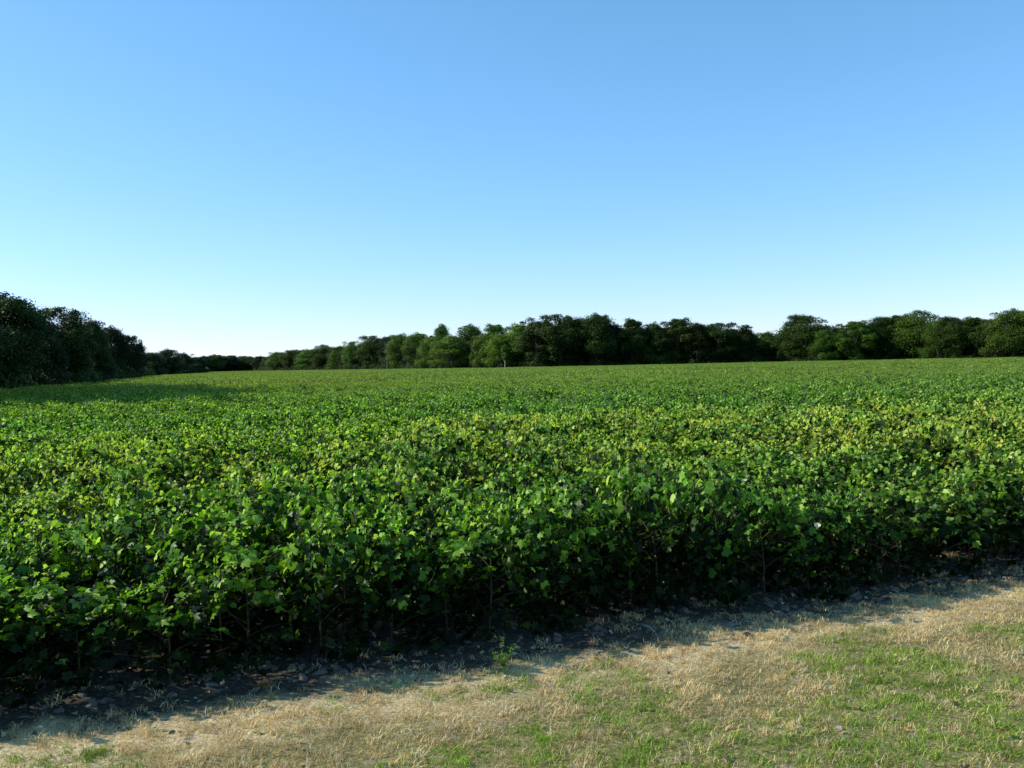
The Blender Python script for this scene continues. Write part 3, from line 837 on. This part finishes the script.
def litter_leaf(seed):
    rng = np.random.default_rng(seed)
    o = np.array(LEAF, float); o[:, 2] += 0.25 * np.abs(np.sin(o[:, 0] * 4 + seed)) + 0.1 * rng.normal(size=len(o)); o[:, 0] *= rng.uniform(.5, .9)
    return mesh_from('litter', [(o, np.array(LEAF_F))], M_LITTER, attr=[np.full(len(o), rng.uniform(0, 1))])
def litter_stick(seed):
    rng = np.random.default_rng(seed)
    v, f = tube([(0, 0, 0), (.4, .1, .02), (.8, -.05, .0), (1.2, .1, .05)], [.03, .03, .02, .012], 4)
    return mesh_from('litter', [(v, f)], M_LITTER, attr=[np.full(len(v), rng.uniform(.4, 1))])
LT = [bpy.data.objects.new('l%02d_litter_source' % k, litter_leaf(k) if k < 5 else litter_stick(k)) for k in range(8)]
pp = verge_points(16000, lambda x, y, s: 0.45 if s < 0.8 else 0.12)
q = len(pp); sz = RNG.uniform(0.015, 0.05, q)
scatter('leaf_litter', [(a, b, c + 0.006) for a, b, c, k in pp], zrot(q, 0.5), np.stack([sz, sz, sz], 1), RNG.integers(0, 8, q), LT, 'scattered dry leaves and stalk pieces under the crop edge and on the verge', 'leaf litter')

# ------------------------------------------------------------------ small single things on the verge
def empty(name, loc, label, cat, rz=0.0):
    e = link(bpy.data.objects.new(name, None)); e.location = loc; e.rotation_euler = (0, 0, rz); e.empty_display_size = .1
    e['label'] = label; e['category'] = cat
    return e
def gpt(px, py):
    p = ground_at(px, py); return (p.x, p.y, bump_z(p.x, p.y))

w = empty('weed', gpt(496, 668), 'leafy green weed with one tall thin stalk at the edge of the shadow', 'weed')
rng = np.random.default_rng(4)
parts = [tube([(0, 0, -.01), (.005, 0, .12), (0.0, 0, .25)], [.003, .002, .001], 5), tube([(0, 0, -.01), (.07, .0, .07), (.13, 0, .19)], [.0028, .002, .001], 5), tube([(0, 0, 0), (-.06, 0, .07), (-.10, 0, .13)], [.0025, .002, .001], 5),
         tube([(0, 0, 0), (-.02, .02, .05), (-.04, .02, .09)], [.0025, .002, .001], 5), tube([(0, 0, 0), (.03, -.02, .05), (.05, -.02, .09)], [.0025, .002, .001], 5)]
link(bpy.data.objects.new('stem', mesh_from('stem', parts, M_STEM, smooth=True)), w)
axes = [((0, 0, 0), (0, 0, .25), .22), ((0, 0, 0), (.13, 0, .19), .22), ((0, 0, 0), (-.10, 0, .13), .2), ((0, 0, 0), (-.04, .02, .1), .25), ((0, 0, 0), (.05, -.02, .1), .25)]
pos = []
for a0, a1, sh in axes:
    tt = rng.uniform(0.05, 1, 70); a0, a1 = np.array(a0), np.array(a1)
    pos.append(a0 + (a1 - a0) * (tt ** (1.6 if a1[2] > .2 else 1))[:, None] + rng.normal(0, .012, (70, 3)))
pos = np.concatenate(pos); pos[:, 2] = np.abs(pos[:, 2]); n = len(pos)
v, f = cards(pos, rnd_dirs(n, rng) + np.array([0, 0, .6]), rnd_dirs(n, rng), rng.uniform(.012, .032, n), [(0, 0, 0), (-.22, .45, .03), (0, 1, 0), (.22, .45, .03)], [(0, 1, 2, 3)])
link(bpy.data.objects.new('foliage', mesh_from('foliage', [(v, f)], M_GREEN, attr=[np.repeat(rng.uniform(.2, .7, n), 4)])), w)
w.scale = (0.68, 0.68, 0.75)

def tuft_thing(name, px, py, label, mat, nb, h, spread, lean):
    o = bpy.data.objects.new(name, tuft(int(px), nb, h * 0.4, h, spread, lean, mat, 0.002)); link(o)
    o.location = gpt(px, py); o['label'] = label; o['category'] = 'grass tuft'
tuft_thing('grass_tuft', 256, 690, 'orange brown dry grass tuft standing alone in the crop shadow', M_RUSTY, 90, 0.07, 0.06, 1.0)
tuft_thing('grass_tuft', 82, 757, 'small dark green grass tuft on bare soil at the lower left', M_GREEN, 120, 0.07, 0.06, 0.6)
tuft_thing('grass_tuft', 628, 622, 'sunlit straw tuft on the bare soil under the crop, right of centre', M_STRAW, 110, 0.07, 0.10, 1.2)
tuft_thing('grass_tuft', 868, 571, 'sunlit straw tuft at the foot of the crop on the right', M_STRAW, 120, 0.10, 0.14, 1.1)

def rock(px, py, sx, sy, sz, label, seed, rz):
    o = link(bpy.data.objects.new('soil_clod', ico('soil_clod', M_CLOD, seed, sx, sy, sz, 3, 0.45)))
    l = gpt(px, py); o.location = (l[0], l[1], l[2] + sz * 0.4); o.rotation_euler = (0.08, 0.05, rz); o['label'] = label; o['category'] = 'clod'
rock(724, 629, 0.085, 0.035, 0.020, 'long flat pale clod at the shadow edge right of centre', 5, 0.2)
rock(741, 626, 0.030, 0.028, 0.018, 'small pale clod touching the right end of the long flat clod', 8, 0.7)
rock(700, 634, 0.035, 0.025, 0.016, 'small round clod left of the long flat clod', 3, 0.4)

def stick(px, py, dx, dy, dz, label, r=0.004):
    l = gpt(px, py)
    o = link(bpy.data.objects.new('twig', mesh_from('twig', [tube([(0, 0, .004), (dx * .5, dy * .5, dz * .55 + .01), (dx, dy, dz)], [r, r * .8, r * .5], 5)], M_PALE, smooth=True)))
    o.location = l; o['label'] = label; o['category'] = 'twig'
stick(650, 634, -0.07, 0.10, 0.03, 'thin pale twig lying at the shadow edge left of the flat clod')
stick(369, 640, -0.05, 0.03, 0.05, 'short pale twig sticking up in the shade left of the weed')

rng = np.random.default_rng(12)
lv = np.array(LEAF, float); lv[:, 2] += 0.25 * np.abs(np.sin(lv[:, 0] * 4)) + 0.3
o = link(bpy.data.objects.new('fallen_leaf', mesh_from('fallen_leaf', [(lv * 0.055, np.array(LEAF_F))], M_RUST)))
l = gpt(1001, 742); o.location = (l[0], l[1], l[2] + .02); o.rotation_euler = (.25, .1, 2.0); o['label'] = 'curled rusty orange leaf on the grass at the lower right'; o['category'] = 'leaf'
o = link(bpy.data.objects.new('fallen_leaf', mesh_from('fallen_leaf', [(lv * 0.045, np.array(LEAF_F))], M_RUST)))
l = gpt(951, 714); o.location = (l[0], l[1], l[2] + .02); o.rotation_euler = (.8, .3, .5); o['label'] = 'small dark red leaf standing in the green grass on the right'; o['category'] = 'leaf'

# ------------------------------------------------------------------ sky, sun, camera
wd = bpy.data.worlds.new('World'); sc.world = wd; wd.use_nodes = True
nt = wd.node_tree; nt.nodes.clear()
sky = nt.nodes.new('ShaderNodeTexSky'); sky.sky_type = 'NISHITA'; sky.sun_disc = False
sky.sun_elevation = SUN_EL; sky.sun_rotation = SUN_AZ
sky.air_density = 1.0; sky.dust_density = 0.12; sky.ozone_density = 6.0; sky.altitude = 100
sp_ = nt.nodes.new('ShaderNodeSeparateColor'); nt.links.new(sky.outputs[0], sp_.inputs[0])      # camera colour response of the clear sky
cb_ = nt.nodes.new('ShaderNodeCombineColor')
nt.links.new(mathn(nt, 'MULTIPLY', sp_.outputs[0], 1.20), cb_.inputs[0])
nt.links.new(mathn(nt, 'MULTIPLY', mathn(nt, 'POWER', mathn(nt, 'MULTIPLY', sp_.outputs[1], 0.15), 0.76), 1.15 / 0.15), cb_.inputs[1])
nt.links.new(mathn(nt, 'MULTIPLY', sp_.outputs[2], 1.45), cb_.inputs[2])
bg = nt.nodes.new('ShaderNodeBackground'); bg.inputs['Strength'].default_value = 0.15
wo = nt.nodes.new('ShaderNodeOutputWorld')
nt.links.new(cb_.outputs[0], bg.inputs[0]); nt.links.new(bg.outputs[0], wo.inputs[0])

sl = bpy.data.lights.new('sun', 'SUN'); sl.energy = 5.0; sl.angle = R(0.53); sl.color = (1.0, 0.95, 0.80)
so = link(bpy.data.objects.new('sun', sl))
sd = Vector((math.sin(SUN_AZ) * math.cos(SUN_EL), math.cos(SUN_AZ) * math.cos(SUN_EL), math.sin(SUN_EL)))
so.rotation_euler = sd.to_track_quat('Z', 'Y').to_euler(); so.location = sd * 50

cd = bpy.data.cameras.new('camera'); co = link(bpy.data.objects.new('camera', cd))
cd.sensor_width = 36; cd.lens = F_PX / 1024 * 36; cd.clip_start = 0.05; cd.clip_end = 8000
pitch = math.atan((384 - 363.5) / F_PX)
co.matrix_world = Matrix.Translation((0, 0, CAM_H)) @ Matrix.Rotation(math.pi / 2 - pitch, 4, 'X') @ Matrix.Rotation(-math.atan(0.0222), 4, 'Z')
sc.camera = co

sc.render.engine = 'CYCLES'
sc.view_settings.view_transform = 'Standard'; sc.view_settings.look = 'None'; sc.view_settings.exposure = 0; sc.view_settings.gamma = 1
sc.cycles.max_bounces = 6; sc.cycles.diffuse_bounces = 3; sc.cycles.glossy_bounces = 2; sc.cycles.transmission_bounces = 4; sc.cycles.transparent_max_bounces = 8
sc.cycles.use_denoising = True
sc.cycles.sample_clamp_indirect = 4.0
